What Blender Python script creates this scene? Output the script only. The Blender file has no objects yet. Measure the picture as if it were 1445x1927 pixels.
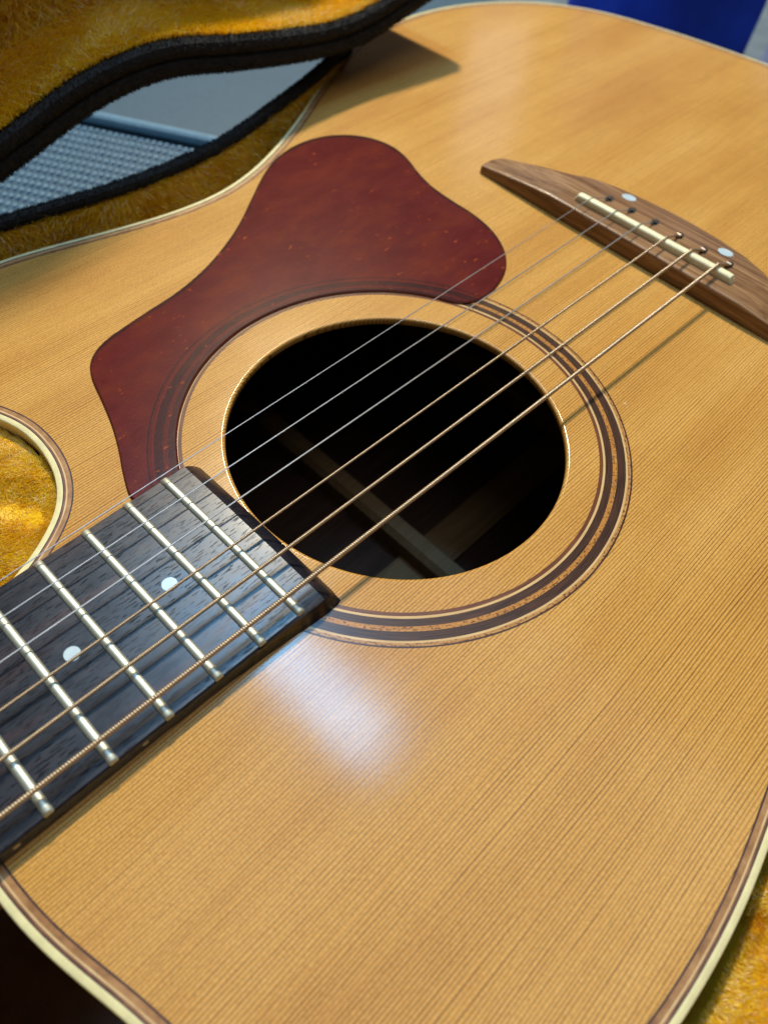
import bpy, math, random
import numpy as np
from mathutils import Matrix, Vector
from mathutils.geometry import tessellate_polygon
random.seed(4); RNG = np.random.default_rng(7)
S = 0.001                                   # every length below is in millimetres

# ------------------------------------------------------------------ camera
sc = bpy.context.scene
R = ((0.69964772, -0.71117734, 0.06870125), (0.55232743, 0.5993456, 0.57941286), (-0.45324109, -0.36743931, 0.81213353))
EYE = (-118.492, -94.375, 167.864)
cd = bpy.data.cameras.new("camera"); cam = bpy.data.objects.new("camera", cd); sc.collection.objects.link(cam)
M = Matrix([[R[0][i], R[1][i], R[2][i], EYE[i]*S] for i in range(3)] + [[0, 0, 0, 1]])
cam.matrix_world = M
cd.sensor_fit = 'VERTICAL'; cd.sensor_height = 24; cd.lens = 24*1380.966/1927
cd.clip_start = 0.01; cd.clip_end = 20
cd.dof.use_dof = True; cd.dof.focus_distance = 0.206; cd.dof.aperture_fstop = 8.0
sc.camera = cam
# ------------------------------------------------------------------ room light
w = bpy.data.worlds.new("World"); sc.world = w; w.use_nodes = True
w.node_tree.nodes['Background'].inputs[0].default_value = (1.0, 0.84, 0.62, 1)
w.node_tree.nodes['Background'].inputs[1].default_value = 0.075
sc.view_settings.view_transform = 'Standard'; sc.view_settings.look = 'None'; sc.view_settings.exposure = 0; sc.view_settings.gamma = 1
def lamp(name, pos, target, sx, sy, power, col, shape='RECTANGLE', roll=None):
    l = bpy.data.lights.new(name, 'AREA'); l.shape = shape; l.size = sx*S; l.size_y = sy*S; l.energy = power; l.color = col
    o = bpy.data.objects.new(name, l); sc.collection.objects.link(o)
    z = (Vector(pos)-Vector(target)).normalized()
    up = Vector(roll or (0, 0, 1)); x = up.cross(z).normalized(); y = z.cross(x)
    o.matrix_world = Matrix([[x[i], y[i], z[i], pos[i]*S] for i in range(3)] + [[0, 0, 0, 1]])
    return o
lamp('ceiling_spot_lamp', (40+.50*1500, -30+.66*1500, 1500), (40, -30, 0), 165, 165, 40, (1, .87, .63), 'DISK')
lamp('ceiling_tube_lamp', (-72+.272*1600, -48+.40*1600, 1600), (-72, -40, 0), 150, 760, 11.5, (.20, .56, 1), roll=(0, 1, 0))
lamp('window_light', (200+1900, 120+1330, 1060), (200, 120, 0), 200, 480, .32, (.85, .92, 1))

lamp('overhead_fill_glow', (400, -300, 2300), (400, -300, 0), 1900, 1900, 13, (.84, .91, 1), roll=(0, 1, 0))  # unseen overhead fill, added to brighten the plush and the shaded parts

# ------------------------------------------------------------------ helpers
ORG = {}
def link(o): sc.collection.objects.link(o); return o
def root(name, loc, label, cat, group=None):
    o = link(bpy.data.objects.new(name, None)); o.location = [c*S for c in loc]; o.empty_display_size = .02
    o['label'] = label; o['category'] = cat
    if group: o['group'] = group
    ORG[o.name] = Vector(loc); return o
def place(o, parent):
    if parent is not None:
        o.parent = parent; p = ORG[parent.name]; o.location = (-p.x*S, -p.y*S, -p.z*S) if p is not None else (0, 0, 0)
        ORG[o.name] = Vector((0, 0, 0)) if p is not None else Vector((0, 0, 0))
    else: ORG[o.name] = Vector((0, 0, 0))
def mesh(name, V, F, m, parent=None, smooth=True, kind=None, label=None, mats=None, mi=None, sharp=35):
    me = bpy.data.meshes.new(name)
    V = np.asarray(V, dtype=float)*S
    me.from_pydata(V.tolist(), [], F)
    me.materials.append(m)
    for k in (mats or []): me.materials.append(k)
    if mi is not None: me.polygons.foreach_set('material_index', mi)
    me.update()
    if smooth:
        me.polygons.foreach_set('use_smooth', [True]*len(me.polygons))
        if sharp: me.set_sharp_from_angle(angle=math.radians(sharp))
    o = link(bpy.data.objects.new(name, me)); place(o, parent)
    if kind: o['kind'] = kind
    if label: o['label'] = label
    return o
def spline(P, n=8, closed=True):
    P = np.array(P, float); N = len(P); out = []
    rng = range(N) if closed else range(N-1)
    for i in rng:
        if closed: a, b, c, d = P[i-1], P[i], P[(i+1) % N], P[(i+2) % N]
        else: a, b, c, d = P[max(i-1, 0)], P[i], P[i+1], P[min(i+2, N-1)]
        # centripetal Catmull-Rom
        t0 = 0; t1 = t0+max(np.linalg.norm(b-a), 1e-6)**.5; t2 = t1+max(np.linalg.norm(c-b), 1e-6)**.5; t3 = t2+max(np.linalg.norm(d-c), 1e-6)**.5
        if np.allclose(a, b): t1 = (t2-t1); a = b-(c-b); t0 = 0; t2 = 2*t1; t3 = t2+max(np.linalg.norm(d-c), 1e-6)**.5
        if np.allclose(c, d): d = c+(c-b); t3 = t2+(t2-t1)
        for k in range(n):
            t = t1+(t2-t1)*k/n
            A1 = (t1-t)/(t1-t0)*a+(t-t0)/(t1-t0)*b; A2 = (t2-t)/(t2-t1)*b+(t-t1)/(t2-t1)*c; A3 = (t3-t)/(t3-t2)*c+(t-t2)/(t3-t2)*d
            B1 = (t2-t)/(t2-t0)*A1+(t-t0)/(t2-t0)*A2; B2 = (t3-t)/(t3-t1)*A2+(t-t1)/(t3-t1)*A3
            out.append((t2-t)/(t2-t1)*B1+(t-t1)/(t2-t1)*B2)
    if not closed: out.append(P[-1])
    return np.array(out)
def smooth_pts(P, it=3, closed=True):
    P = P.copy()
    for _ in range(it):
        Q = (np.roll(P, 1, 0)+2*P+np.roll(P, -1, 0))/4
        if not closed: Q[0] = P[0]; Q[-1] = P[-1]
        P = Q
    return P
def resample(P, step, closed=True):
    Q = np.vstack([P, P[:1]]) if closed else P
    s = np.concatenate([[0], np.cumsum(np.linalg.norm(np.diff(Q, axis=0), axis=1))]); n = max(4, int(s[-1]/step))
    t = np.linspace(0, s[-1], n+1)
    if closed: t = t[:-1]
    return np.stack([np.interp(t, s, Q[:, k]) for k in range(Q.shape[1])], 1)
def normals2(P, closed=True):               # left-hand normals of a 2-D path
    if closed: T = np.roll(P, -1, 0)-np.roll(P, 1, 0)
    else:
        T = np.gradient(P, axis=0)
    T /= np.linalg.norm(T, axis=1)[:, None]+1e-9
    return np.stack([-T[:, 1], T[:, 0]], 1)
def area(P): return .5*np.sum(P[:, 0]*np.roll(P[:, 1], -1)-np.roll(P[:, 0], -1)*P[:, 1])
def strip(loops, closed=True):              # loops: list of equally long Nx3 arrays, first to last
    n = len(loops[0]); V = np.vstack(loops); F = []
    for k in range(len(loops)-1):
        for i in range(n if closed else n-1):
            j = (i+1) % n
            F.append((k*n+i, k*n+j, (k+1)*n+j, (k+1)*n+i))
    return V, F
def P3(P, z): return np.column_stack([P[:, :2], np.full(len(P), z) if np.isscalar(z) else z])
def tube(path, r, seg=8, caps=True):
    path = np.array(path, float); n = len(path); T = np.gradient(path, axis=0); T /= np.linalg.norm(T, axis=1)[:, None]
    up = np.array([0, 0, 1.]) if abs(T[0][2]) < .9 else np.array([1., 0, 0])
    rr = r if hasattr(r, '__len__') else [r]*n; V = []
    for i in range(n):
        a = np.cross(up, T[i]); a /= np.linalg.norm(a); b = np.cross(T[i], a)
        for k in range(seg):
            t = 2*math.pi*k/seg; V.append(path[i]+rr[i]*(a*math.cos(t)+b*math.sin(t)))
    F = [(i*seg+k, i*seg+(k+1) % seg, (i+1)*seg+(k+1) % seg, (i+1)*seg+k) for i in range(n-1) for k in range(seg)]
    if caps: F += [tuple(range(seg))[::-1], tuple((n-1)*seg+k for k in range(seg))]
    return V, F
def box(x0, x1, y0, y1, z0, z1):
    V = [(x, y, z) for z in (z0, z1) for y in (y0, y1) for x in (x0, x1)]
    return V, [(0, 2, 3, 1), (4, 5, 7, 6), (0, 1, 5, 4), (1, 3, 7, 5), (3, 2, 6, 7), (2, 0, 4, 6)]
def merge(parts):
    V = []; F = []
    for v, f in parts:
        b = len(V); V += [tuple(p) for p in v]; F += [tuple(i+b for i in q) for q in f]
    return V, F
def disc(c, r, n=28, z=None, dome=0, rx=None, tilt=0.0):
    V = [(c[0], c[1], c[2]+dome)]; rx = rx or r
    for k in range(n): t = 2*math.pi*k/n; V.append((c[0]+rx*math.cos(t), c[1]+r*math.sin(t), c[2]+tilt*rx*math.cos(t)))
    return V, [(0, 1+k, 1+(k+1) % n) for k in range(n)]

# ------------------------------------------------------------------ materials
class MT:
    def __init__(s, name, rough=.5, **kw):
        s.m = bpy.data.materials.new(name); s.m.use_nodes = True; s.t = s.m.node_tree; s.b = s.t.nodes['Principled BSDF']
        s.b.inputs['Roughness'].default_value = rough
        for k, v in kw.items(): s.b.inputs[k.replace('_', ' ')].default_value = v
        tc = s.t.nodes.new('ShaderNodeTexCoord'); mp = s.t.nodes.new('ShaderNodeMapping'); mp.inputs['Scale'].default_value = (1000,)*3
        s.t.links.new(tc.outputs['Object'], mp.inputs[0]); s.co = mp.outputs[0]
    def N(s, typ, props=None, **ins):
        n = s.t.nodes.new(typ)
        for k, v in (props or {}).items(): setattr(n, k, v)
        for k, v in ins.items():
            k = k.replace('_', ' ')
            key = int(k[1:]) if k[0] == 'i' and k[1:].isdigit() else k
            if hasattr(v, 'is_linked') or isinstance(v, bpy.types.NodeSocket): s.t.links.new(v, n.inputs[key])
            else: n.inputs[key].default_value = v
        return n
    def scale(s, sx, sy, sz):
        return s.N('ShaderNodeVectorMath', {'operation': 'MULTIPLY'}, i0=s.co, i1=(sx, sy, sz)).outputs[0]
    def noise(s, vec, scale=1, detail=3, rough=.5):
        return s.N('ShaderNodeTexNoise', Vector=vec, Scale=scale, Detail=detail, Roughness=rough).outputs[0]
    def math(s, op, a, b=0.0, c=0.0): return s.N('ShaderNodeMath', {'operation': op}, i0=a, i1=b, i2=c).outputs[0]
    def ramp(s, f, stops, interp='LINEAR'):
        n = s.N('ShaderNodeValToRGB', Fac=f); r = n.color_ramp; r.interpolation = interp
        while len(r.elements) < len(stops): r.elements.new(.5)
        for e, (p, c) in zip(r.elements, stops):
            e.position = p; e.color = (c, c, c, 1) if np.isscalar(c) else (*c, 1)
        return n.outputs[0]
    def mix(s, f, a, b, blend='MIX'):
        n = s.N('ShaderNodeMix', {'data_type': 'RGBA', 'blend_type': blend})
        for k, v in ((0, f), (6, a), (7, b)):
            if isinstance(v, bpy.types.NodeSocket): s.t.links.new(v, n.inputs[k])
            else: n.inputs[k].default_value = v if np.isscalar(v) else (*v, 1)
        return n.outputs[2]
    def col(s, c):
        if isinstance(c, bpy.types.NodeSocket): s.t.links.new(c, s.b.inputs['Base Color'])
        else: s.b.inputs['Base Color'].default_value = (*c, 1)
        return s
    def rough(s, r): s.t.links.new(r, s.b.inputs['Roughness']); return s
    def bump(s, h, dist=.1, strength=1.0, coat=False):
        n = s.N('ShaderNodeBump', Height=h, Distance=dist*S, Strength=strength)
        s.t.links.new(n.outputs[0], s.b.inputs['Normal'])
        if coat: s.t.links.new(n.outputs[0], s.b.inputs['Coat Normal'])
        return s

def mat_spruce():
    s = MT('aged_spruce', .42); s.b.inputs['Specular IOR Level'].default_value = .12
    s.b.inputs['Coat Weight'].default_value = .75; s.b.inputs['Coat Roughness'].default_value = .21; s.b.inputs['Coat IOR'].default_value = 1.45
    sep = s.N('ShaderNodeSeparateXYZ', Vector=s.co); X, Y = sep.outputs[0], sep.outputs[1]
    wob = s.noise(s.scale(.005, .03, 0), 1, 2)                    # slow drift of the grain
    wob2 = s.noise(s.scale(.004, .45, 0), 1, 1)                    # uneven ring spacing
    wob3 = s.noise(s.scale(.06, .5, 0), 1, 3)
    y = s.math('ADD', Y, s.math('MULTIPLY', wob, 5.0)); y = s.math('ADD', y, s.math('MULTIPLY', wob2, .6)); y = s.math('ADD', y, s.math('MULTIPLY', wob3, .22))
    ph = s.math('FRACT', s.math('DIVIDE', y, .87))
    rid = s.math('FLOOR', s.math('DIVIDE', y, .87))
    wn = s.N('ShaderNodeTexWhiteNoise', {'noise_dimensions': '1D'}, W=rid).outputs[0]
    line = s.ramp(ph, [(0, .35), (.07, 0), (.52, .02), (.74, .25), (.84, 1), (.93, 1), (1, .35)])
    brk = s.ramp(s.noise(s.scale(.10, 1.3, 0), 1, 3), [(.25, .6), (.55, 1)])
    line = s.math('MULTIPLY', s.math('MULTIPLY', line, s.math('MULTIPLY_ADD', wn, .40, .62)), brk)
    big = s.noise(s.scale(.010, .045, 0), 1, 3)
    base = s.ramp(big, [(.3, (.600, .275, .042)), (.5, (.715, .368, .070)), (.7, (.795, .440, .105))])
    silk = s.noise(s.scale(1.1, 1.9, 0), 1, 4, .75)                 # short medullary flecks
    silk2 = s.noise(s.scale(2.2, .9, 0), 1, 3, .75)
    base = s.mix(s.ramp(silk, [(.42, 0), (.70, .50)]), base, (.88, .58, .22))
    base = s.mix(s.ramp(silk2, [(.42, 0), (.72, .55)]), base, (.32, .13, .025))
    fig = s.noise(s.scale(.22, .012, 0), 1, 3)
    base = s.mix(s.ramp(fig, [(.45, 0), (.72, .10)]), base, (.46, .20, .04))
    c = s.mix(s.math('MINIMUM', s.math('MULTIPLY', line, 1.0), .95), base, (.115, .034, .008))
    s.col(c)
    fine = s.noise(s.scale(1.5, 6, 0), 1, 3, .7)
    scr = s.noise(s.scale(.05, 9, 0), 1, 2, .6)
    s.rough(s.ramp(silk, [(.3, .36), (.7, .52)]))
    cr = s.ramp(s.noise(s.scale(.02, .03, 0), 1, 4), [(.35, .10), (.65, .16)]); s.t.links.new(cr, s.b.inputs['Coat Roughness'])
    h = s.math('ADD', s.math('MULTIPLY', line, -.5), s.math('ADD', s.math('MULTIPLY', fine, .45), s.math('MULTIPLY', scr, .25)))
    s.bump(h, .03, 1)
    hc = s.math('ADD', s.math('MULTIPLY', line, -.4), s.math('ADD', s.math('MULTIPLY', s.noise(s.scale(.35, 1.2, 0), 1, 3, .6), .5), s.math('MULTIPLY', scr, .22)))
    sc_a = s.ramp(s.noise(s.scale(.035, .8, 0), 1, 2, .4), [(.490, 0), (.5, 1), (.510, 0)])
    vr = s.N('ShaderNodeVectorRotate', {'rotation_type': 'Z_AXIS'}, Vector=s.co, Angle=.5).outputs[0]
    sc_b = s.ramp(s.noise(s.N('ShaderNodeVectorMath', {'operation': 'MULTIPLY'}, i0=vr, i1=(.03, .45, 0)).outputs[0], 1, 2, .4), [(.494, 0), (.5, 1), (.506, 0)])
    hc = s.math('SUBTRACT', hc, s.math('MULTIPLY', s.math('ADD', sc_a, sc_b), .16))
    n = s.N('ShaderNodeBump', Height=hc, Distance=.007*S, Strength=1); s.t.links.new(n.outputs[0], s.b.inputs['Coat Normal'])
    return s.m
def mat_wood(name, dark, mid, light, sc_=(.05, .9, .9), rough=.4, coat=.0, pores=.0, bump=.03, lines=1.0, pr=(.10, 2.6, 2.6)):
    s = MT(name, rough)
    s.b.inputs['Coat Weight'].default_value = coat; s.b.inputs['Coat Roughness'].default_value = .27
    s.b.inputs['Specular IOR Level'].default_value = .2
    g = s.noise(s.scale(*sc_), 1, 4, .6); g2 = s.noise(s.scale(sc_[0]*.5, sc_[1]*.25, sc_[2]*.25), 1, 2)
    f = s.math('ADD', s.math('MULTIPLY', g, .65*lines), s.math('MULTIPLY', g2, 1-.65*lines))
    c = s.ramp(f, [(.33, dark), (.5, mid), (.67, light)])
    if pores:
        p = s.noise(s.scale(*pr), 1, 2, .5); pm = s.ramp(p, [(.585, 0), (.63, 1)])
        reg = s.ramp(s.noise(s.scale(.03, .09, .09), 1, 2), [(.36, .15), (.56, 1)]); pm = s.math('MULTIPLY', pm, reg)
        c = s.mix(s.math('MULTIPLY', pm, pores), c, tuple(x*.15 for x in dark))
        if name == 'fingerboard_ebony':
            s.t.links.new(s.ramp(pm, [(0, .85), (1, .05)]), s.b.inputs['Coat Weight']); s.t.links.new(s.ramp(s.noise(s.scale(.12, .3, .3), 1, 4, .6), [(.3, .22), (.7, .36)]), s.b.inputs['Coat Roughness'])
        h = s.math('SUBTRACT', s.math('MULTIPLY', g, .3), pm)
    else: h = g
    s.col(c); s.bump(h, bump); return s.m
def mat_plain(name, c, rough=.4, **kw):
    s = MT(name, rough, **kw)
    n = s.noise(s.scale(.25, .25, .25), 1, 4, .6); f = s.noise(s.scale(3, 3, 3), 1, 3, .6)
    s.col(s.mix(s.ramp(n, [(.3, 0), (.7, 1)]), tuple(x*.88 for x in c), tuple(min(1, x*1.08) for x in c)))
    s.bump(f, .012); return s.m
def mat_guard():
    s = MT('tortoiseshell_celluloid', .30, Specular_IOR_Level=.15); s.b.inputs['Coat Weight'].default_value = .5; s.b.inputs['Coat Roughness'].default_value = .16
    a = s.noise(s.scale(.05, .09, .09), 1, 5, .65)
    c = s.ramp(a, [(.30, (.022, .006, .014)), (.48, (.060, .016, .022)), (.60, (.105, .026, .020)), (.75, (.17, .042, .016))])
    fl = s.noise(s.scale(.30, .55, .5), 1, 2, .55); c = s.mix(s.ramp(fl, [(.68, 0), (.74, .85)]), c, (.60, .13, .022))
    dk = s.noise(s.scale(.16, .28, .3), 1, 3, .6); c = s.mix(s.ramp(dk, [(.62, 0), (.74, .6)]), c, (.020, .004, .007))
    s.col(c)
    sc2 = s.noise(s.scale(.10, 3.5, 0), 1, 2, .7); f = s.noise(s.scale(1.2, 1.2, 1.2), 1, 3)
    s.bump(s.math('ADD', sc2, f), .010, 1, coat=True)
    tr = s.N('ShaderNodeBsdfTransparent', Color=(.66, .16, .10, 1)); mx = s.N('ShaderNodeMixShader', Fac=.54)
    s.t.links.new(s.b.outputs[0], mx.inputs[1]); s.t.links.new(tr.outputs[0], mx.inputs[2])
    s.t.links.new(mx.outputs[0], s.t.nodes['Material Output'].inputs[0]); return s.m
def mat_ring(name, dark, light, speck=None, amp=1):
    # grain follows the ring: use angle and radius
    s = MT(name, .5, Specular_IOR_Level=.12); s.b.inputs['Coat Weight'].default_value = .5; s.b.inputs['Coat Roughness'].default_value = .2
    sep = s.N('ShaderNodeSeparateXYZ', Vector=s.co); X, Y = sep.outputs[0], sep.outputs[1]
    Y = s.math('SUBTRACT', Y, 1.8)
    r = s.math('SQRT', s.math('ADD', s.math('MULTIPLY', X, X), s.math('MULTIPLY', Y, Y))); a = s.math('ARCTAN2', Y, X)
    v = s.N('ShaderNodeCombineXYZ', X=s.math('MULTIPLY', a, 7.0), Y=s.math('MULTIPLY', r, 3.2)).outputs[0]
    n = s.noise(v, 1, 3, .6); c = s.ramp(n, [(.35, dark), (.65, light)])
    if speck:
        v2 = s.N('ShaderNodeCombineXYZ', X=s.math('MULTIPLY', a, 80.0), Y=s.math('MULTIPLY', r, 1.6)).outputs[0]
        k = s.noise(v2, 1, 2, .6); c = s.mix(s.ramp(k, [(.52, 0), (.62, .9)]), c, speck)
    s.col(c); s.bump(n, .03); return s.m
def mat_plush(name, c0, c1, c2, rough=.33, spec=.6):
    s = MT(name, rough); s.b.inputs['Specular IOR Level'].default_value = spec
    s.b.inputs['Coat Weight'].default_value = .5; s.b.inputs['Coat Roughness'].default_value = .22; s.b.inputs['Sheen Weight'].default_value = .25; s.b.inputs['Sheen Tint'].default_value = (1, .75, .2, 1)
    g = s.N('ShaderNodeNewGeometry'); rnd = g.outputs['Random Per Island']
    n = s.noise(s.scale(.10, .10, .10), 1, 4, .65)
    f = s.math('ADD', s.math('MULTIPLY', rnd, .35), s.math('MULTIPLY', n, .65))
    pc = s.ramp(f, [(.22, c0), (.5, c1), (.78, c2)])
    if name == 'gold_plush': pc = s.mix(s.ramp(s.math('FRACT', s.math('MULTIPLY', rnd, 17.3)), [(.84, 0), (.88, 1)]), pc, (1.0, .97, .50))  # random pale strands: glints painted into the pile colour
    s.col(pc); s.bump(s.noise(s.scale(1.2, 1.2, 1.2), 1, 3), .5)
    if name == 'gold_plush':
        tl = s.N('ShaderNodeBsdfTranslucent', Color=(1.0, .55, .006, 1)); mx = s.N('ShaderNodeMixShader', Fac=.40)
        s.t.links.new(s.b.outputs[0], mx.inputs[1]); s.t.links.new(tl.outputs[0], mx.inputs[2]); s.t.links.new(mx.outputs[0], s.t.nodes['Material Output'].inputs[0])
    return s.m

SPRUCE = mat_spruce()
ROSE = mat_wood('bridge_rosewood', (.100, .046, .018), (.25, .130, .060), (.44, .26, .130), (.9, .03, .9), .34, .25, .5, .05, .8, (2.6, .10, 2.6))
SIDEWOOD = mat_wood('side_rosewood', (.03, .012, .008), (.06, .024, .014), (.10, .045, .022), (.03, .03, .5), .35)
EBONY = mat_wood('fingerboard_ebony', (.007, .007, .011), (.013, .014, .022), (.055, .022, .018), (.03, .35, .35), .40, .85, .9, .06, .8, (.28, 2.3, 2.3))
NECK = mat_wood('neck_mahogany', (.12, .045, .02), (.20, .08, .035), (.27, .12, .05))
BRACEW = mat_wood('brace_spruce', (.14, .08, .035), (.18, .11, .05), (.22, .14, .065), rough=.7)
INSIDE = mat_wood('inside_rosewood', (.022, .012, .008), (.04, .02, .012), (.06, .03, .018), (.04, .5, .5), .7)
CREAM = mat_plain('cream_binding_plastic', (.92, .84, .46), .32, Coat_Weight=.4, Coat_Roughness=.2)
DARKLINE = mat_wood('purfling_black', (.030, .012, .016), (.05, .02, .024), (.11, .05, .04), (.25, .25, .5), .4, .6)
REDLINE = mat_wood('purfling_red_brown', (.10, .035, .018), (.21, .085, .045), (.38, .19, .09), (.22, .22, .5), .4, .6)
LIGHTLINE = mat_wood('purfling_maple', (.55, .34, .14), (.72, .50, .24), (.82, .62, .34), (.2, .2, .5), .4, .6)
TANLINE = mat_wood('purfling_tan_wood', (.22, .095, .03), (.40, .20, .075), (.52, .29, .12), (.28, .28, .5), .4, .6)
BONE = mat_plain('bone_saddle', (.95, .88, .58), .42, Subsurface_Weight=.15, Subsurface_Radius=(.002, .0015, .001))
PEARL = mat_plain('pearl_dot', (.62, .78, .86), .22, Coat_Weight=.6)
NICKEL = mat_plain('nickel_fret', (.62, .64, .54), .50, Metallic=.8)
STEEL = mat_plain('plain_steel_string', (.72, .76, .80), .34, Metallic=.8)
BRONZE = mat_plain('bronze_winding', (.60, .46, .31), .45, Metallic=.85)
BRASS = mat_plain('ball_end_brass', (.70, .45, .28), .35, Metallic=1.0)
HOLE = mat_plain('pin_hole_black', (.012, .010, .010), .6)
MARK = mat_plain('side_marker', (.55, .50, .36), .4)
GUARD = mat_guard()
PLUSH = mat_plush('gold_plush', (.94, .52, .001), (1.0, .78, .004), (1.0, .93, .08))
PLUSHBASE = mat_plush('gold_plush_backing', (.72, .34, .001), (.90, .52, .002), (.98, .68, .006), .8, .15)
FLOORP = mat_plush('shade_darkened_lining', (.030, .010, .003), (.05, .018, .004), (.08, .03, .006), .9, .1)  # case floor lining: shade of the deep gap put into its colour
VINYL = mat_plain('black_vinyl', (.006, .0065, .007), .55)
VALANCE = mat_plain('black_piping', (.008, .009, .010), .75)

# ------------------------------------------------------------------ the setting
s = MT('blue_grey_carpet', .9); n = s.noise(s.scale(.02, .02, .02), 1, 5, .7); n2 = s.noise(s.scale(.4, .4, .4), 1, 3)
s.col(s.ramp(n, [(.3, (.10, .14, .18)), (.7, (.20, .26, .31))])); s.bump(n2, 2); CARPET = s.m
V, F = box(-3000, 3000, -3000, 3000, -190, -160); mesh('floor', V, F, CARPET, kind='structure', smooth=False)

# woven mat and smooth board seen through the gap beneath the lid
ldir = np.array([161-118.3, 326.1-400.2]); ldir /= np.linalg.norm(ldir); lnor = np.array([ldir[1], -ldir[0]])   # towards -x, -y side
lp = np.array([139.6, 363.])
if lnor[0] > 0: lnor = -lnor
MATM = mat_plain('woven_blue_grey_cord', (.05, .11, .17), .45)
BOARD = mat_plain('blue_grey_board', (.040, .095, .150), .5)
mt = root('woven_mat', (0, 300, -115), 'blue-grey knobbly woven mat seen through the gap under the open lid', 'mat')
def P2(u, v, z): return (lp[0]+ldir[0]*u+lnor[0]*v, lp[1]+ldir[1]*u+lnor[1]*v, z)
V = [P2(u, v, z) for z in (-114, -104) for v in (1, 330) for u in (-230, 260)]
mesh('mat_backing', V, box(0, 1, 0, 1, 0, 1)[1], MATM, mt, smooth=False)
V = []; F = []; p = 4.6; MATK = mat_plain('pale_blue_grey_cord', (.15, .29, .42), .45)
for i in range(-34, 38):
    for j in range(38):
        u = i*p+(p/2 if j % 2 else 0); v = 8+j*p*1.75; b = len(V); z = -104.2; a = 1.75*random.uniform(.9, 1.08); h = 2.4*random.uniform(.85, 1.1)
        for k in range(6): t = math.pi*k/3; V.append(P2(u+a*math.cos(t), v+1.6*a*math.sin(t), z))
        for k in range(6): t = math.pi*k/3; V.append(P2(u+.6*a*math.cos(t), v+1.0*a*math.sin(t), z+h*.8))
        V.append(P2(u, v, z+h))
        F += [(b+k, b+(k+1) % 6, b+6+(k+1) % 6, b+6+k) for k in range(6)]+[(b+6+k, b+6+(k+1) % 6, b+12) for k in range(6)]
mesh('woven_knob', V, F, MATK, mt, kind='stuff')
bd = root('storage_board', (200, 420, -115), 'smooth blue-grey board with a raised lip beside the woven mat', 'board')
V = [P2(u, -v, z) for z in (-114, -101) for v in (3, 330) for u in (-230, 260)]
mesh('panel', V, [q[::-1] for q in box(0, 1, 0, 1, 0, 1)[1]], BOARD, bd, smooth=False)
path = [P2(u, -1.5, -101.5) for u in np.linspace(-230, 260, 12)]
path = [(q[0], q[1], -99.5) for q in path]; V, F = tube(path, 4.2, 10); mesh('edge_lip', V, F, MATK, bd)

# blue cloth bag and pale cloth behind the guitar's tail
def drape(name, label, cat, c, P, z0, z1, thick, m, seed, amp):
    rr = random.Random(seed); P = resample(np.array(P, float), 12, False); n = len(P); Nn = normals2(P, False); L = []
    f1, f2, p1 = rr.uniform(.02, .04), rr.uniform(.05, .08), rr.uniform(0, 6)
    def lp_(off, z, k):
        q = np.arange(n)*12.
        w_ = amp*(np.sin(q*f1+p1+k*.5)+.5*np.sin(q*f2+k*.9))
        return P3(P+Nn*(off+w_)[:, None] if hasattr(w_, '__len__') else P, z)
    for k in range(15): L.append(lp_(0, z0+(z1-z0)*k/14, k))
    for k in range(15): L.append(lp_(thick, z1-(z1-z0)*k/14, 14-k))
    V, F = strip(L, False); m_ = len(V)
    for side in (0, n-1):
        F += [tuple([(k*n+side), ((k+1)*n+side), ((28-k)*n+side), ((29-k)*n+side)]) for k in range(14)]
    F += [(i, i+1, 29*n+i+1, 29*n+i) for i in range(n-1)]
    o = mesh(name, V, F, m, None, sharp=60); o['label'] = label; o['category'] = cat; return o
BLUE = mat_plain('blue_cloth', (.006, .025, .36), .75); s = MT('blue_bag_cloth', .7)
n = s.noise(s.scale(.012, .012, .012), 1, 3); s.col(s.ramp(n, [(.35, (.005, .030, .42)), (.65, (.015, .090, .95))])); BLUE = s.m
drape('blue_bag', 'bright blue cloth bag standing behind the lower bout of the guitar', 'bag', 0, [(640, 352), (590, 320), (575, 260), (590, 200), (640, 168)], -159, 210, 40, BLUE, 3, 6)
PALE = mat_plain('pale_lavender_cloth', (.42, .50, .78), .8)
drape('pale_cloth', 'pale lavender-grey cloth hanging to the right of the blue bag', 'cloth', 0, [(720, 175), (690, 130), (690, 60), (720, 0)], -159, 150, 20, PALE, 5, 5)

# ------------------------------------------------------------------ guitar body
G = root('acoustic_guitar', (0, 0, -100), 'natural spruce-top cutaway acoustic guitar with tortoiseshell pickguard lying in a gold plush case', 'guitar')
OUT = [(341, 49.3), (343.5, 0), (341, -49.3), (334, -93.7), (321, -140), (297, -178), (259.8, -199.5), (223, -206), (184, -200), (150, -187), (118, -169), (88, -152.5), (58, -140), (30, -134.5), (2, -135), (-27.9, -139.7), (-40.1, -141.4), (-56.4, -142.4), (-78, -141.6), (-100, -136.5), (-120, -124), (-135, -101), (-142.7, -66.1), (-144.8, -57.5), (-146.9, -48.2), (-148.2, -40), (-148.9, -28), (-148.5, -5), (-142, 16), (-125, 27),
       (-111, 30.5), (-102.6, 34), (-98.6, 36.5), (-94, 39.3), (-89.7, 43.1), (-85.9, 48.6), (-83.4, 54.7), (-81.8, 63.5), (-81.9, 74.9), (-84.4, 82.4), (-88.5, 91), (-94.5, 101), (-99, 112), (-100, 124), (-95, 136), (-84, 145.5), (-68, 150.3), (-47, 149.9), (-35.6, 148.1), (-19, 144.1), (-2.5, 140.2), (17.4, 136.6), (38, 136.0), (57.3, 140.1), (78.5, 148.6), (101.6, 160.5), (130.1, 177.2), (157.3, 191.3), (185.3, 201.6), (223, 206), (259.8, 199.3), (296.8, 178), (318.5, 150), (331, 112)]
O2 = resample(smooth_pts(resample(spline(OUT, 10), 2.0), 12), 2.0)
if area(O2) < 0: O2 = O2[::-1]
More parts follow.
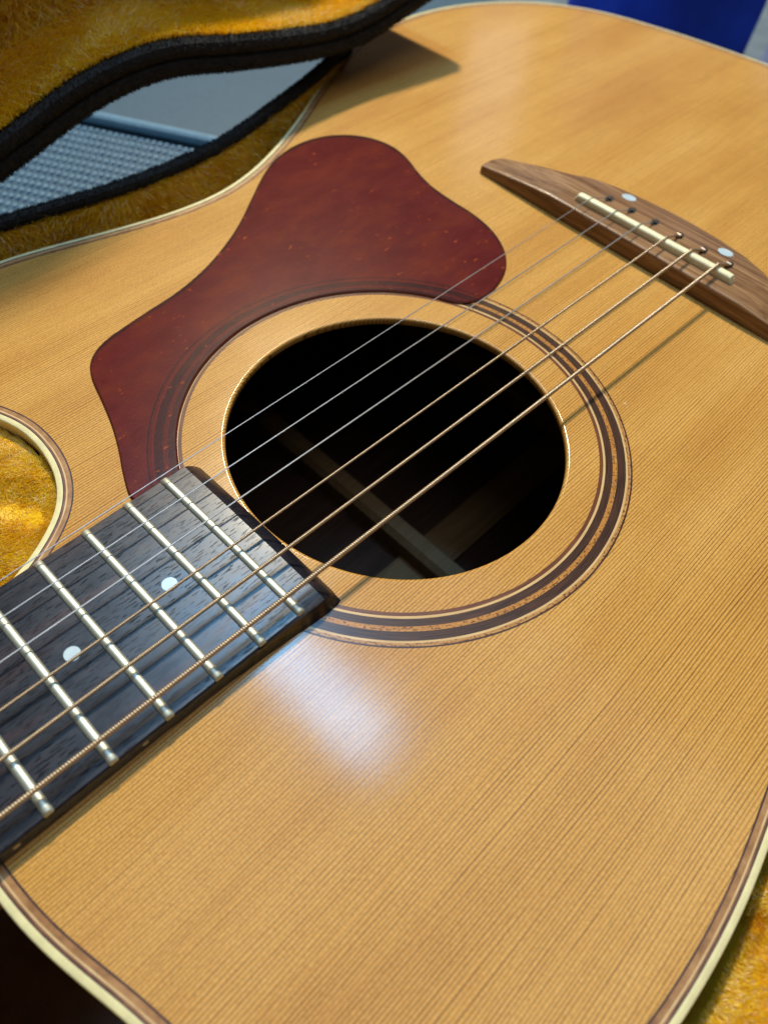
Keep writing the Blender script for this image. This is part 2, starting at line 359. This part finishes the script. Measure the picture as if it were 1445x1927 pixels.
NI = normals2(O2)                            # CCW: left normal points inward
def off(d): return O2+NI*d
rho = 52.0; RC = np.array([0, 1.8]); RO = .8
def circ(r, n=160): t = np.linspace(0, 2*np.pi, n, endpoint=False); return np.stack([r*np.cos(t), r*np.sin(t)], 1)
# soundboard: field outside the rosette + band between rosette and hole + rounded hole wall
a = off(4.6); b = (circ(72.6+RO, 220)+RC)[::-1]
tess = tessellate_polygon([[Vector((*p, 0)) for p in a], [Vector((*p, 0)) for p in b]])
V1 = [(*p, 0) for p in a]+[(*p, 0) for p in b]; F1 = []
for t in tess:
    A, B, Cc = (np.array(V1[i][:2]) for i in t)
    F1.append(tuple(t) if (B-A)[0]*(Cc-A)[1]-(B-A)[1]*(Cc-A)[0] > 0 else tuple(t)[::-1])
c = circ(1.0, 220)
prof = [(62.6, 0), (57, 0), (rho+1.0, 0), (rho+.9, 0), (rho+.5, -.10), (rho+.18, -.35), (rho, -.8), (rho, -2.2), (rho+.3, -2.7)]
V2, F2 = strip([P3(c*(62.6+RO)+RC, 0)]+[P3(c*r, z) for r, z in prof[1:]])
F2 = [q[::-1] for q in F2]
V, F = merge([(V1, F1), (V2, [q[::-1] for q in F2])])
mesh('soundboard', V, F, SPRUCE, G, sharp=50)
under = off(4.6); bb = circ(rho+.3)[::-1]
tess = tessellate_polygon([[Vector((*p, 0)) for p in under], [Vector((*p, 0)) for p in bb]])
mesh('soundboard_underside', [(*p, -2.7) for p in under]+[(*p, -2.7) for p in bb], [tuple(t) for t in tess], BRACEW, G, smooth=False)
rings = [(62.6, 63.7, 'red'), (63.7, 64.4, 'cream'), (64.4, 66.6, 'dark'), (66.6, 68.0, 'gold'), (68.0, 70.6, 'dark'), (70.6, 71.2, 'cream'), (71.2, 72.1, 'speck'), (72.1, 72.6, 'dark')]
RM = {'red': mat_ring('rosette_red_brown', (.09, .026, .012), (.20, .068, .028)), 'cream': mat_ring('rosette_maple', (.58, .36, .14), (.76, .53, .25)),
      'dark': mat_ring('rosette_rosewood', (.020, .007, .005), (.085, .034, .018)), 'gold': mat_ring('rosette_amber_mosaic', (.40, .16, .03), (.60, .28, .06), (.10, .035, .012)),
      'speck': mat_ring('rosette_speckled', (.40, .18, .05), (.60, .32, .10), (.10, .03, .012))}
for r0, r1, k in rings:
    n_ = 220; V, F = strip([P3(circ(r1+RO, n_)+RC, 0), P3(circ(r0+RO, n_)+RC, 0)])
    mesh('rosette_ring', V, F, RM[k], G)
strips = [('binding', 0, 1.75, CREAM), ('purfling', 1.75, 2.05, DARKLINE), ('purfling', 2.05, 2.55, REDLINE), ('purfling', 2.55, 2.95, LIGHTLINE), ('purfling', 2.95, 4.15, TANLINE), ('purfling', 4.15, 4.6, DARKLINE)]
for nm, d0, d1, m_ in strips:
    if nm == 'binding': L = [P3(off(.12), -6), P3(off(0), -5), P3(off(0), -.55), P3(off(.12), -.2), P3(off(.42), 0), P3(off(d1), 0)]
    else: L = [P3(off(d0), 0), P3(off(d1), 0)]
    V, F = strip(L); mesh(nm, V, F, m_, G, sharp=60)
V, F = strip([P3(off(6), -98), P3(off(.25), -97), P3(off(.25), -6)]); mesh('side', V, F, SIDEWOOD, G, sharp=60)
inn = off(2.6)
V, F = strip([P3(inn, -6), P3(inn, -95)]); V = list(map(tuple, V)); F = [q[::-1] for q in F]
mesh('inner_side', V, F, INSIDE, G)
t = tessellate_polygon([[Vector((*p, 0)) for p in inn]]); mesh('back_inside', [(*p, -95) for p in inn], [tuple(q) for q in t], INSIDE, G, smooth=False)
ob = off(6); t = tessellate_polygon([[Vector((*p, 0)) for p in ob]]); mesh('back', [(*p, -98.2) for p in ob], [tuple(q) for q in t], SIDEWOOD, G, smooth=False)
# back braces and centre strip inside the body
def brace(x0, x1, y0, y1, zt):
    L = []
    for y, h in ((y0, .25), (y0+30, 1), (y1-30, 1), (y1, .25)):
        L.append([(x0, y, -95), (x0, y, -95+h*(zt-3)), (x0+2, y, -95+h*zt), (x1-2, y, -95+h*zt), (x1, y, -95+h*(zt-3)), (x1, y, -95)])
    V = [p for l in L for p in l]; F = [(k*6+i, k*6+i+1, (k+1)*6+i+1, (k+1)*6+i) for k in range(3) for i in range(5)]+[(0, 1, 2, 3, 4, 5), (23, 22, 21, 20, 19, 18)]
    return V, F
for x in (-70, 16, 120, 220):
    V, F = brace(x, x+10, -125 if x < 150 else -180, 125 if x < 150 else 180, 13 if x < 100 else 10); mesh('back_brace', V, F, BRACEW, G, sharp=20)
for x0, x1 in ((-60, 15.8), (26.2, 119.8)):
    V, F = box(x0, x1, -14, 3, -94.9, -92.6); mesh('centre_strip', V, F, BRACEW, G, smooth=False)

for cx_, cy_, a_, b_ in ((63.8, -41.2, .7, .35), (62.8, -42.6, .4, .22)):
    V = [(cx_+a_*math.cos(t)*random.uniform(.7, 1.2), cy_+b_*math.sin(t)*random.uniform(.7, 1.2), .03) for t in np.linspace(0, 2*np.pi, 11)[:-1]]
    mesh('lacquer_chip', V, [tuple(range(10))], LIGHTLINE, G, smooth=False)

# ------------------------------------------------------------------ pickguard
g = [(-73.5, 30), (-70.2, 40.5), (-66.2, 48.6), (-62.0, 58.6), (-58.5, 69.5), (-55.8, 78.6), (-53.2, 83.9), (-49.4, 87.7), (-43.8, 90.5), (-33.8, 92.5), (-24.5, 93.9), (-13.0, 95.4), (-3.1, 97.8), (6.8, 101.2), (20.7, 107.8), (31.9, 114.5), (45.2, 123.9), (59.5, 133.8), (71.7, 140.1), (86.5, 142.9), (99.8, 140.6), (109.2, 134.5), (115.0, 126.3), (117.3, 115.9), (115.4, 105.5), (110.9, 94.7), (107.7, 84.0), (106.4, 71.7), (106.0, 60.0), (104.0, 49.9), (100.4, 41.6), (95.1, 34.3), (88.1, 28.6), (79.4, 24.9), (71.4, 23.4), (65.0, 24.0), (59.4, 27.4), (55.3, 35.4), (50.1, 42.8), (44.0, 49.4), (37.0, 55.0), (29.3, 59.7), (21.0, 63.2), (12.3, 65.5), (3.4, 66.6), (-5.6, 66.5), (-14.5, 65.0), (-23.1, 62.4), (-31.3, 58.6), (-38.8, 53.7), (-45.6, 47.8), (-51.5, 41.0), (-56.4, 33.5), (-60, 28.0), (-68, 27.5)]
gp = resample(smooth_pts(resample(spline(g, 8), 1.2), 5), 1.2)
if area(gp) < 0: gp = gp[::-1]
gn = normals2(gp); 
V, F = strip([P3(gp, .02), P3(gp, .5), P3(gp+gn*.45, .9), P3(gp+gn*.5, .9)])
ins = gp+gn*.5; t = tessellate_polygon([[Vector((*p, 0)) for p in ins]]); b0 = len(V)-len(ins)
F += [tuple(b0+i for i in q) for q in t]
EDGE = mat_plain('celluloid_edge', (.10, .014, .008), .3)
mesh('pickguard', V, F, GUARD, G, mats=[EDGE], mi=[1 if i < 2*len(gp) else 0 for i in range(len(F))], sharp=14)

# ------------------------------------------------------------------ neck and fingerboard
D = 138.74
def fx(n): return D-645*2**(-n/12)
def hw(x): return .5*(44+(57.2-44)*(645-(D-x))/441.8)
XE, XN = -53.6, -330.0
def zb(y): return 4.75+.55*(1-(y/29)**2)
xs = list(np.linspace(XN, -75, 26))+list(np.linspace(-70, -58.6, 4)); ys = np.linspace(-1, 1, 13)
def rowy(x): return hw(x)
top = []
nx = len(xs)
V = []; F = []
for x in xs:
    h = hw(x)
    h2 = h-(0 if x < -62 else (x+62)**2*.0)
    fo = 2.3*max(0, min(1, (x+105)/45))**2
    V += [(x, -h-fo, 0.03), (x, -h-.25*fo, zb(h)-.45), (x, -h+.45, zb(h))]+[(x, y*(h-.45), zb(y*h)) for y in ys[1:-1]]+[(x, h-.45, zb(h)), (x, h, zb(h)-.45), (x, h, .03)]
m_ = 3+11+3
hE = hw(XE)
# bevelled end with rounded corners
def endrow(x, cut, dz):
    h = hw(x)-cut; z = lambda y: max(.03, zb(y)-dz)
    return [(x, -h-2.3, .03), (x, -h-.5, max(.03, z(h)-.45)), (x, -h+.45, z(h))]+[(x, y*(h-.45), z(y*h)) for y in ys[1:-1]]+[(x, h-.45, z(h)), (x, h, max(.03, z(h)-.45)), (x, h, .03)]
for x, cut, dz in ((-57.5, 0.0, .01), (-56.6, .0, .55), (-55.2, .05, 1.6), (-54.0, .2, 2.8), (-53.0, .7, 3.9), (-52.8, 1.0, 4.2)): V += endrow(x, cut, dz)
nr = nx+5
F = [(i*m_+k, (i+1)*m_+k, (i+1)*m_+k+1, i*m_+k+1) for i in range(nr-1) for k in range(m_-1)]
F += [tuple(range(m_)), tuple((nr-1)*m_+k for k in range(m_))[::-1]]
FB = mesh('fingerboard', V, F, EBONY, G, sharp=24)
ORG[FB.name] = None
def sub(name, V, F, m, parent, **k): return mesh(name, V, F, m, parent, **k)
def fret(n):
    x0 = fx(n); h = hw(x0)-.1; V = []; prof = [(-1.18, 0), (-1.15, .35), (-.85, .76), (-.4, .96), (0, 1.0), (.4, .96), (.85, .76), (1.15, .35), (1.18, 0)]
    st = [(-h, .15, .8), (-h+.25, .7, .95), (-h+.7, 1, 1)]+[(y, 1, 1) for y in np.linspace(-h+3, h-3, 9)]+[(h-.7, 1, 1), (h-.25, .7, .95), (h, .15, .8)]
    for y, s1, s2 in st:
        for dx, dz in prof: V.append((x0+dx*s2, y, zb(y)-.12+dz*max(s1, .12)))
    k = len(prof); N_ = len(st)
    F = [(i*k+j, i*k+j+1, (i+1)*k+j+1, (i+1)*k+j) for i in range(N_-1) for j in range(k-1)]
    F += [tuple(range(k))[::-1], tuple((N_-1)*k+j for j in range(k))]
    F = [q[::-1] for q in F]
    sub('fret', V, F, NICKEL, FB, sharp=45)
for n in range(20, 8, -1): fret(n)
for n in (18.5, 16.5, 14.5, 11.5):
    x = (fx(math.floor(n))+fx(math.ceil(n)))/2; ks = ((0,),) if n > 12 else ((-9,), (9,))
    for (y,) in ks:
        V, F = disc((x, y, zb(y)+.03), 1.95); sub('position_dot', V, F, PEARL, FB, smooth=False)
    V = [(x, -hw(x)-.03, 2.7)]+[(x+.85*math.cos(t), -hw(x)-.03, 2.7+.75*math.sin(t)) for t in np.linspace(0, 2*np.pi, 16, endpoint=False)]
    sub('side_marker', V, [(0, 1+k, 1+(k+1) % 16) for k in range(16)], MARK, FB, smooth=False)
L = []
for x, dp in ((-331, 19), (-240, 20), (-180, 24), (-165, 40), (-152, 70), (-146, 85)):
    h = hw(x)-.3; L.append([(x, h*math.cos(t), -dp*math.sin(t)*1.0) for t in np.linspace(0, math.pi, 13)])
V = [p for l in L for p in l]; F = [(i*13+k, i*13+k+1, (i+1)*13+k+1, (i+1)*13+k) for i in range(5) for k in range(12)]
F += [(i*13+12, i*13, (i+1)*13, (i+1)*13+12) for i in range(5)]+[tuple(range(13))[::-1]]
mesh('neck', V, F, NECK, G)

# ------------------------------------------------------------------ bridge, saddle
def xf(y): return 130.7+.022*y
BK = np.array([(-79, 143.5), (-76, 146), (-70, 147.5), (-58, 150.5), (-48, 154), (-40, 159), (-30, 163.8), (-18, 166.6), (-6, 168), (6, 168.3), (18, 167), (30, 165), (40, 161.5), (48, 156), (58, 151.8), (70, 148), (76, 146.3), (78, 145), (78.6, 142.5)])
def xb(y): return float(np.interp(y, BK[:, 0], BK[:, 1]))
def zt(y):
    a_ = abs(y); return 7.0 if a_ < 42 else 7.0-3.6*(max(0, a_-42)/36.6)**1.2
def bz(x, y):
    """height of the bridge top: flat in front, a ridge at x=150, then a belly sloping back"""
    t_ = zt(y); xr = 150.3+.03*y-max(0, abs(y)-38)*.10
    if x <= xr: z = t_
    else: z = t_-(x-xr)*.16-.25*min(1, (x-xr)/1.5)
    z -= .9*math.exp(-(x-xf(y))/.35)*.8
    return z-1.6*math.exp(-(xb(y)-x)/1.4)
ys_ = sorted(set(list(np.linspace(-79, 78.6, 90)))); us = [0, .008, .02, .05, .12, .2, .3, .4, .48, .52, .56, .62, .7, .8, .87, .93, .965, .985, 1]
V = []; 
for y in ys_:
    x0, x1 = xf(y), xb(y); V.append((x0-.25, y, .02))
    for u in us: x = x0+(x1-x0)*u; V.append((x, y, max(.3, bz(x, y)) if 0 < u < 1 else (max(.4, bz(x, y)-.2))))
    V.append((x1+.2, y, .02))
k = len(us)+2; N_ = len(ys_)
F = [(i*k+j, i*k+j+1, (i+1)*k+j+1, (i+1)*k+j) for i in range(N_-1) for j in range(k-1)]+[tuple(range(k))[::-1], tuple((N_-1)*k+j for j in range(k))]
F = [q[::-1] for q in F]
BR = mesh('bridge', V, F, ROSE, G, sharp=40); ORG[BR.name] = None
# saddle
sy0, sy1 = -36.6, 35.4; st = []
for y in np.linspace(sy0, sy1, 41):
    e = min(y-sy0, sy1-y); r = 2.6
    hgt = (math.sqrt(max(0, 1-(1-min(1, e/r))**2)))
    st.append((y, 6.2+3.5*hgt+.02))
V = []
for y, zt_ in st:
    w_ = 1.75
    V += [(D-w_, y, 5.8), (D-w_, y, max(5.9, zt_-.8)), (D-w_*.75, y, max(6, zt_-.25)), (D-w_*.3, y, max(6.05, zt_)), (D+w_*.4, y, max(6.05, zt_-.05)), (D+w_*.85, y, max(6, zt_-.4)), (D+w_, y, max(5.9, zt_-1.0)), (D+w_, y, 5.8)]
F = [(i*8+j, (i+1)*8+j, (i+1)*8+j+1, i*8+j+1) for i in range(40) for j in range(7)]+[tuple(range(8)), tuple(40*8+j for j in range(8))[::-1]]
sub('saddle', V, F, BONE, BR, sharp=50)
for (x, y) in ((158.6, 21.8), (156.0, -24.2)):
    z = bz(x, y)+.06; V, F = disc((x, y, z), 3.0, tilt=-.16); sub('pearl_dot', V, F, PEARL, BR, smooth=False)

# ------------------------------------------------------------------ strings
SAD = [(138.4, 28.4), (138.6, 16.7), (138.3, 5.4), (138.9, -6.1), (139.1, -16.8), (138.6, -28.2)]
LEFT = [(-112.2, 27.0, 7.6), (-117.4, 17.7, 7.6), (-122.8, 7.7, 7.7), (-128.4, -2.6, 7.9), (-133.8, -12.4, 8.2), (-139.3, -22.6, 8.5)]
PIN = [(148.1, 25.4), (148.3, 14.8), (148.6, 4.2), (148.4, -7.1), (147.4, -18.3), (147.1, -29.5)]
DIA = [.30, .40, .50, .80, 1.08, 1.40]; PITCH = [0, 0, 0, .36, .50, .66]
def wound(A, B, r, pitch, seg=12, per=7):
    A, B = np.array(A), np.array(B); Ln = np.linalg.norm(B-A); T = (B-A)/Ln; n = int(Ln/pitch*per); s_ = np.linspace(0, Ln, n+1)
    a = np.cross([0, 0, 1.], T); a /= np.linalg.norm(a); b = np.cross(T, a)
    th = np.arange(seg)*2*np.pi/seg; ph = (s_[:, None]/pitch-th[None]/(2*np.pi)) % 1
    rr = r-pitch*.42+pitch*.42*np.sqrt(np.clip(1-(2*ph-1)**2, 0, 1))
    Q = A+s_[:, None, None]*T+rr[..., None]*(np.cos(th)[None, :, None]*a+np.sin(th)[None, :, None]*b)
    V = Q.reshape(-1, 3); i = np.arange(n)[:, None]*seg; k = np.arange(seg)[None]; k2 = (k+1) % seg
    F = np.stack([i+k, i+k2, i+seg+k2, i+seg+k], -1).reshape(-1, 4)
    me = bpy.data.meshes.new('string'); me.vertices.add(len(V)); me.vertices.foreach_set('co', (V*S).ravel())
    me.loops.add(F.size); me.loops.foreach_set('vertex_index', F.ravel()); me.polygons.add(len(F))
    me.polygons.foreach_set('loop_start', np.arange(len(F))*4); me.polygons.foreach_set('loop_total', np.full(len(F), 4))
    me.polygons.foreach_set('use_smooth', np.ones(len(F), bool)); me.update(calc_edges=True); return me
for i in range(6):
    Sx, Sy = SAD[i]; r = DIA[i]/2; top_ = np.array([Sx, Sy, 9.72+r]); lf = np.array(LEFT[i]); d_ = (lf-top_)/abs(lf[0]-top_[0])
    far = top_+d_*(Sx+325); px_, py_ = PIN[i]
    down = [top_, top_+np.array([1.0, (py_-Sy)*.12, -.15]), np.array([px_-2.0, py_+(Sy-py_)*.2, 8.2]), np.array([px_-.6, py_, 7.5]), np.array([px_+.1, py_, 6.6])]
    if i < 3:
        V, F = tube([far]+down, r, 8); so = mesh('string', V, F, STEEL, G)
    else:
        V1_, F1_ = tube(down, r*.98, 10); me = wound(far, top_, r, PITCH[i]); me.materials.append(BRONZE)
        so = link(bpy.data.objects.new('string', me)); place(so, G)
        ORG[so.name] = None
        mesh('string_tail', V1_, F1_, BRONZE, so)
    V, F = disc((px_+.6, py_, bz(px_, py_)+.12), 1.6, 18, rx=2.6, tilt=0); sub('string_hole', V, F, HOLE, BR, smooth=False)
    V, F = tube([(px_+.0, py_-.9, 7.5), (px_+.0, py_+.9, 7.5)], [.9, .9] if i > 2 else [.5, .5], 10); sub('ball_end', V, F, BRASS if i > 2 else HOLE, BR, sharp=40)

# ------------------------------------------------------------------ the case
K = root('guitar_case', (0, 0, -120), 'open black guitar case lined with shaggy gold plush, its lid raised behind the guitar', 'guitar case')
RIM = [(-340, 52), (-260, 52), (-200, 54), (-165, 66), (-140, 100), (-118, 140), (-85, 160), (-55, 163.5), (-37.6, 161.6), (-18.4, 158.4), (2, 155.4), (19.3, 153.9), (37.3, 154.2), (57.5, 156.4), (78.9, 161.9), (103.5, 169.4), (124.9, 176.2), (142.9, 183.5), (164.5, 194), (190, 209), (222, 219), (262, 214), (305, 192), (340, 150), (358, 95), (364, 0), (358, -95), (340, -150), (305, -192), (262, -214), (222, -222), (180, -220), (140, -210), (100, -195), (60, -183), (20, -179), (-20, -181), (-60, -186), (-100, -182), (-140, -165), (-172, -130), (-190, -90), (-205, -60), (-260, -52), (-340, -52)]
rp = resample(smooth_pts(resample(spline(RIM, 8, False), 3, False), 8, False), 3, False)
rn = normals2(rp, False)                     # path runs clockwise seen from above: left normal points outward
cen = rp.mean(0); 
if np.mean(np.sum(rn*(rp-cen), 1)) > 0: rn = -rn   # make it point inward
bw = np.clip((rp[:, 0]+118)/30, 0, 1)*np.clip((110-rp[:, 0])/60, 0, 1)*(rp[:, 1] < 0); bw = bw*bw*(3-2*bw)
profA = np.array([(0, 2), (.6, 1.0), (1.2, -6), (3, -14), (6, -40), (9, -75), (12, -108)]); profB = np.array([(0, 3), (8, 4.5), (18, 2.5), (30, -.8), (35, -3.8), (37.2, -10), (34, -108)])
dz_ = np.clip((rp[:, 0]-140)/90, 0, 1); dz_ = -26*dz_*dz_*(3-2*dz_)
BL = [P3(rp+rn*((1-bw)*profA[k, 0]+bw*profB[k, 0])[:, None], (1-bw)*profA[k, 1]+bw*profB[k, 1]+dz_) for k in range(7)]
V, F = strip(BL, False); mesh('lining', V, F, PLUSHBASE, K, sharp=0)
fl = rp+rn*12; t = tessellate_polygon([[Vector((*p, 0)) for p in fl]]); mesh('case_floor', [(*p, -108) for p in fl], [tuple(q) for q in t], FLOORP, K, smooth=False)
V, F = strip([P3(rp-rn*4.2, -125), P3(rp-rn*4.2, 4+dz_), P3(rp-rn*3.6, 4.8+dz_), P3(rp-rn*1, 4.8+dz_), P3(rp-rn*.5, 4+dz_)], False); mesh('shell', V, F, VINYL, K, sharp=50)
t = tessellate_polygon([[Vector((*p, 0)) for p in rp-rn*4.2]]); mesh('shell_bottom', [(*p, -125) for p in rp-rn*4.2], [tuple(q) for q in t], VINYL, K, smooth=False)
q_ = P3(rp-rn*.4, 4.6+dz_); V, F = tube(q_[::1], 2.5, 10); mesh('rim_piping', V, F, VALANCE, K)

def blades(name, P, Nr, length, width, flow, parent, m=PLUSH, lean=.9, jit=.45):
    """a mesh of thin curved tufts rooted at P, standing along Nr and combed along flow"""
    P = np.asarray(P, float); n = len(P); Nr = Nr/np.linalg.norm(Nr, axis=1)[:, None]
    d = flow+RNG.normal(0, jit, (n, 3)); d -= np.sum(d*Nr, 1)[:, None]*Nr; d /= np.linalg.norm(d, axis=1)[:, None]+1e-6
    ln = length*RNG.uniform(.6, 1.25, n)[:, None]; k = lean*RNG.uniform(.6, 1.3, n)[:, None]
    sd = np.cross(Nr, d)+RNG.normal(0, .5, (n, 3)); sd /= np.linalg.norm(sd, axis=1)[:, None]; sd *= width*.5
    mid = P+ln*.5*(Nr*.75+d*k*.45); tip = mid+ln*.5*(Nr*.30+d*k*.95)+RNG.normal(0, .12, (n, 3))*ln
    Q = np.stack([P-sd, P+sd, mid+sd*.85, mid-sd*.85, tip], 1).reshape(-1, 3); b = np.arange(n)[:, None]*5
    quad = (b+np.array([[0, 1, 2, 3]])); tri = (b+np.array([[3, 2, 4]]))
    li = np.concatenate([quad, tri], 1).ravel(); me = bpy.data.meshes.new(name)
    me.vertices.add(len(Q)); me.vertices.foreach_set('co', (Q*S).ravel()); me.loops.add(len(li)); me.loops.foreach_set('vertex_index', li)
    me.polygons.add(2*n); ls = (np.arange(n)[:, None]*7+np.array([[0, 4]])).ravel(); me.polygons.foreach_set('loop_start', ls); me.polygons.foreach_set('loop_total', np.tile([4, 3], n))
    me.polygons.foreach_set('use_smooth', np.ones(2*n, bool)); me.update(calc_edges=True); me.materials.append(m)
    o = link(bpy.data.objects.new(name, me)); place(o, parent); o['kind'] = 'stuff'; return o
def fieldnoise(P, sc_, seed, amp=1.0):
    rg = np.random.default_rng(seed); out = np.zeros((len(P), 3))
    for o_ in range(7):
        k = rg.normal(0, sc_*(1+o_*.45), (3, 3)); ph = rg.uniform(0, 6.28, 3); out += np.sin(P@k+ph)/(1+.3*o_)
    return out*amp
def scatter_strip(L, n, sel):
    """random points with normals on the lofted strip L (rows of loops), where sel(point) holds"""
    A = np.array(L); rows, cols = A.shape[:2]; Pts = []; Ns = []
    c = (A[:-1, :-1]+A[1:, 1:])/2; e1 = A[1:, :-1]-A[:-1, :-1]; e2 = A[:-1, 1:]-A[:-1, :-1]; nn = np.cross(e1, e2); ar = np.linalg.norm(nn, axis=2)
    ok = sel(c.reshape(-1, 3)).reshape(ar.shape); pr = (ar*ok).ravel(); pr /= pr.sum(); idx = RNG.choice(len(pr), n, p=pr); i, j = np.unravel_index(idx, ar.shape)
    u, v = RNG.random((2, n)); u = u[:, None]; v = v[:, None]
    P = A[i, j]*(1-u)*(1-v)+A[i+1, j]*u*(1-v)+A[i, j+1]*(1-u)*v+A[i+1, j+1]*u*v
    return P, nn[i, j]/(ar[i, j][:, None]+1e-9)
def orient(N_, ref):
    s_ = np.sign(np.sum(N_*ref, 1)); s_[s_ == 0] = 1; return N_*s_[:, None]
# bass-side padding (lower right of the view)
P, Nn = scatter_strip(BL, 110000, lambda c: (c[:, 1] < -140) & (c[:, 0] > -115) & (c[:, 0] < 15) & (c[:, 2] > -24))
Nn = orient(Nn, np.array([[0, .5, 1.]]))
blades('plush_pile', P, Nn, 2.1, .18, np.array([[.3, .7, 0]])+fieldnoise(P, .16, 3, .8), K)
# treble wall
P, Nn = scatter_strip(BL, 50000, lambda c: (c[:, 1] > 60) & (c[:, 0] > -140) & (c[:, 0] < 240) & (c[:, 2] > -34))
Nn = orient(Nn, np.array([[0, -1., .1]]))
blades('plush_pile', P, Nn, 5.0, .34, np.array([[.2, 0, -.5]])+fieldnoise(P, .06, 5, .5), K)
# cushion filling the cutaway
cp = [(-103.0, 31.6), (-99.2, 35.9), (-94.7, 39.2), (-90.4, 43), (-86.8, 48.9), (-84.3, 55), (-82.7, 63.5), (-82.7, 74.9), (-85.2, 82.6), (-89.6, 91), (-96.5, 101), (-101, 112), (-102, 124), (-108, 138), (-125, 128), (-150, 90), (-175, 62), (-180, 30), (-140, 28.5), (-115, 28.8)]
cpp = resample(spline(cp, 8), 1.5)
if area(cpp) < 0: cpp = cpp[::-1]
cn = normals2(cpp); cl = [P3(cpp, -60), P3(cpp, -12), P3(cpp+cn*1.0, -6.5), P3(cpp+cn*2.6, -4.2)]
base_i = cpp+cn*2.6
V, F = strip(cl); t = tessellate_polygon([[Vector((*p, 0)) for p in base_i]]); b0 = len(V)-len(base_i); F += [tuple(b0+i for i in q) for q in t]
mesh('cutaway_cushion', V, F, PLUSHBASE, K, sharp=0)
def inside(Q, poly):
    x, y = Q[:, 0], Q[:, 1]; r_ = np.zeros(len(Q), bool); j = len(poly)-1
    for i in range(len(poly)):
        xi, yi = poly[i]; xj, yj = poly[j]; c_ = ((yi > y) != (yj > y)) & (x < (xj-xi)*(y-yi)/(yj-yi+1e-12)+xi); r_ ^= c_; j = i
    return r_
Q = np.column_stack([RNG.uniform(-132, -82, 130000), RNG.uniform(28, 108, 130000)]); Q = Q[inside(Q, cpp[::3])]
dist = np.min(np.linalg.norm(Q[:, None]-cpp[None, ::4], axis=2), axis=1)
Pz = -4.2-2.2*np.exp(-dist/1.4)+.9*np.sin(Q[:, 0]*.21+Q[:, 1]*.13)*np.clip(dist/6, 0, 1)
P = np.column_stack([Q, Pz]); Nn = np.tile([[0., 0, 1]], (len(P), 1)); fn = fieldnoise(P, .10, 11, .9)
blades('plush_pile', P, Nn+.25*fieldnoise(P, .2, 12, .5), 2.1, .20, np.array([[.8, .2, 0]])+fn, K, lean=1.2, jit=.55)

# lid: rim in the plane y=170, opened upright; padded wall and panel behind it
LO = [(-120, -4), (-75, 2), (-50, 9), (-30.4, 14.4), (-13.5, 19.5), (8.4, 25.9), (28.5, 28.9), (46.6, 28.6), (71.9, 23.9), (100.1, 19.3), (128.2, 15.9), (153.6, 16.4), (178.3, 21), (198, 25), (213, 27)]
lo = resample(spline(LO, 6, False), 4, False); ln_ = normals2(lo, False)
if ln_[len(ln_)//2, 1] < 0: ln_ = -ln_
tz = np.interp(lo[:, 0], [-120, 60, 110, 160, 190, 213], [200, 185, 150, 115, 92, 76])
def UP(o_, f):                               # from the padded wall (offset o_) towards the top of the lid
    A_ = lo+ln_*o_; B_ = np.column_stack([lo[:, 0]*.98, tz]); return A_*(1-f)+B_*f
def XZ(P, y): return np.column_stack([P[:, 0], np.full(len(P), y) if np.isscalar(y) else y, P[:, 1]])
LID = mesh('lid', *strip([XZ(lo+ln_*8, 171.5), XZ(lo+ln_*7, 169.2), XZ(lo+ln_*1, 169.2), XZ(lo, 170.5), XZ(lo, 219), XZ(UP(0, 1.04), 234)], False), VINYL, K, sharp=50); ORG[LID.name] = None
V, F = tube(XZ(lo+ln_*4.0, 169.0), 3.5, 10); sub('lid_piping', V, F, VALANCE, LID)
V, F = tube(XZ(lo+ln_*9.8, 169.8), 3.6, 10); sub('lid_piping', V, F, VALANCE, LID)
LL = [XZ(lo+ln_*12.5, 170), XZ(lo+ln_*12.5, 176), XZ(lo+ln_*11.5, 186), XZ(lo+ln_*10.5, 196), XZ(lo+ln_*10.5, 204), XZ(lo+ln_*12.5, 209), XZ(lo+ln_*18, 211), XZ(UP(18, .15), 213), XZ(UP(18, .4), 217), XZ(UP(18, .7), 222), XZ(UP(18, 1), 228)]
V, F = strip(LL, False); sub('lid_lining', V, F, PLUSHBASE, LID, sharp=0)
P, Nn = scatter_strip(LL[:6], 60000, lambda c: (c[:, 0] > -90) & (c[:, 0] < 260)); Nn = orient(Nn, np.array([[0, -.1, 1.]]))
o = blades('plush_pile', P, Nn, 5.5, .36, np.array([[.2, -.6, 0]])+fieldnoise(P, .05, 21, .7), LID, lean=.7)
P, Nn = scatter_strip(LL[5:], 70000, lambda c: (c[:, 0] > -90) & (c[:, 0] < 260) & (c[:, 2] < 100)); Nn = orient(Nn, np.array([[0, -1., 0]]))
blades('plush_pile', P, Nn, 5.5, .36, np.array([[.2, 0, -.8]])+fieldnoise(P, .05, 22, .6), LID, lean=.9)

# short black nap on the trim that edges the lid and the case
def nap(path, rad, n, parent, keep):
    path = np.array(path, float); path = path[keep(path)]; T = np.gradient(path, axis=0); T /= np.linalg.norm(T, axis=1)[:, None]
    i = RNG.integers(0, len(path)-1, n); u = RNG.random(n)[:, None]; C_ = path[i]*(1-u)+path[i+1]*u; a = np.cross(T[i], RNG.normal(0, 1, (n, 3))); a /= np.linalg.norm(a, axis=1)[:, None]
    blades('trim_nap', C_+a*rad*.96, a, 1.3, .28, np.zeros((1, 3)), parent, VALANCE, lean=.8, jit=1)
nap(XZ(lo+ln_*4.0, 169.0), 3.5, 16000, LID, lambda p: (p[:, 0] > -60))
nap(XZ(lo+ln_*9.8, 169.8), 3.6, 16000, LID, lambda p: (p[:, 0] > -60))
nap(q_, 2.5, 16000, K, lambda p: (p[:, 1] > 100) & (p[:, 0] > -70) & (p[:, 0] < 220))
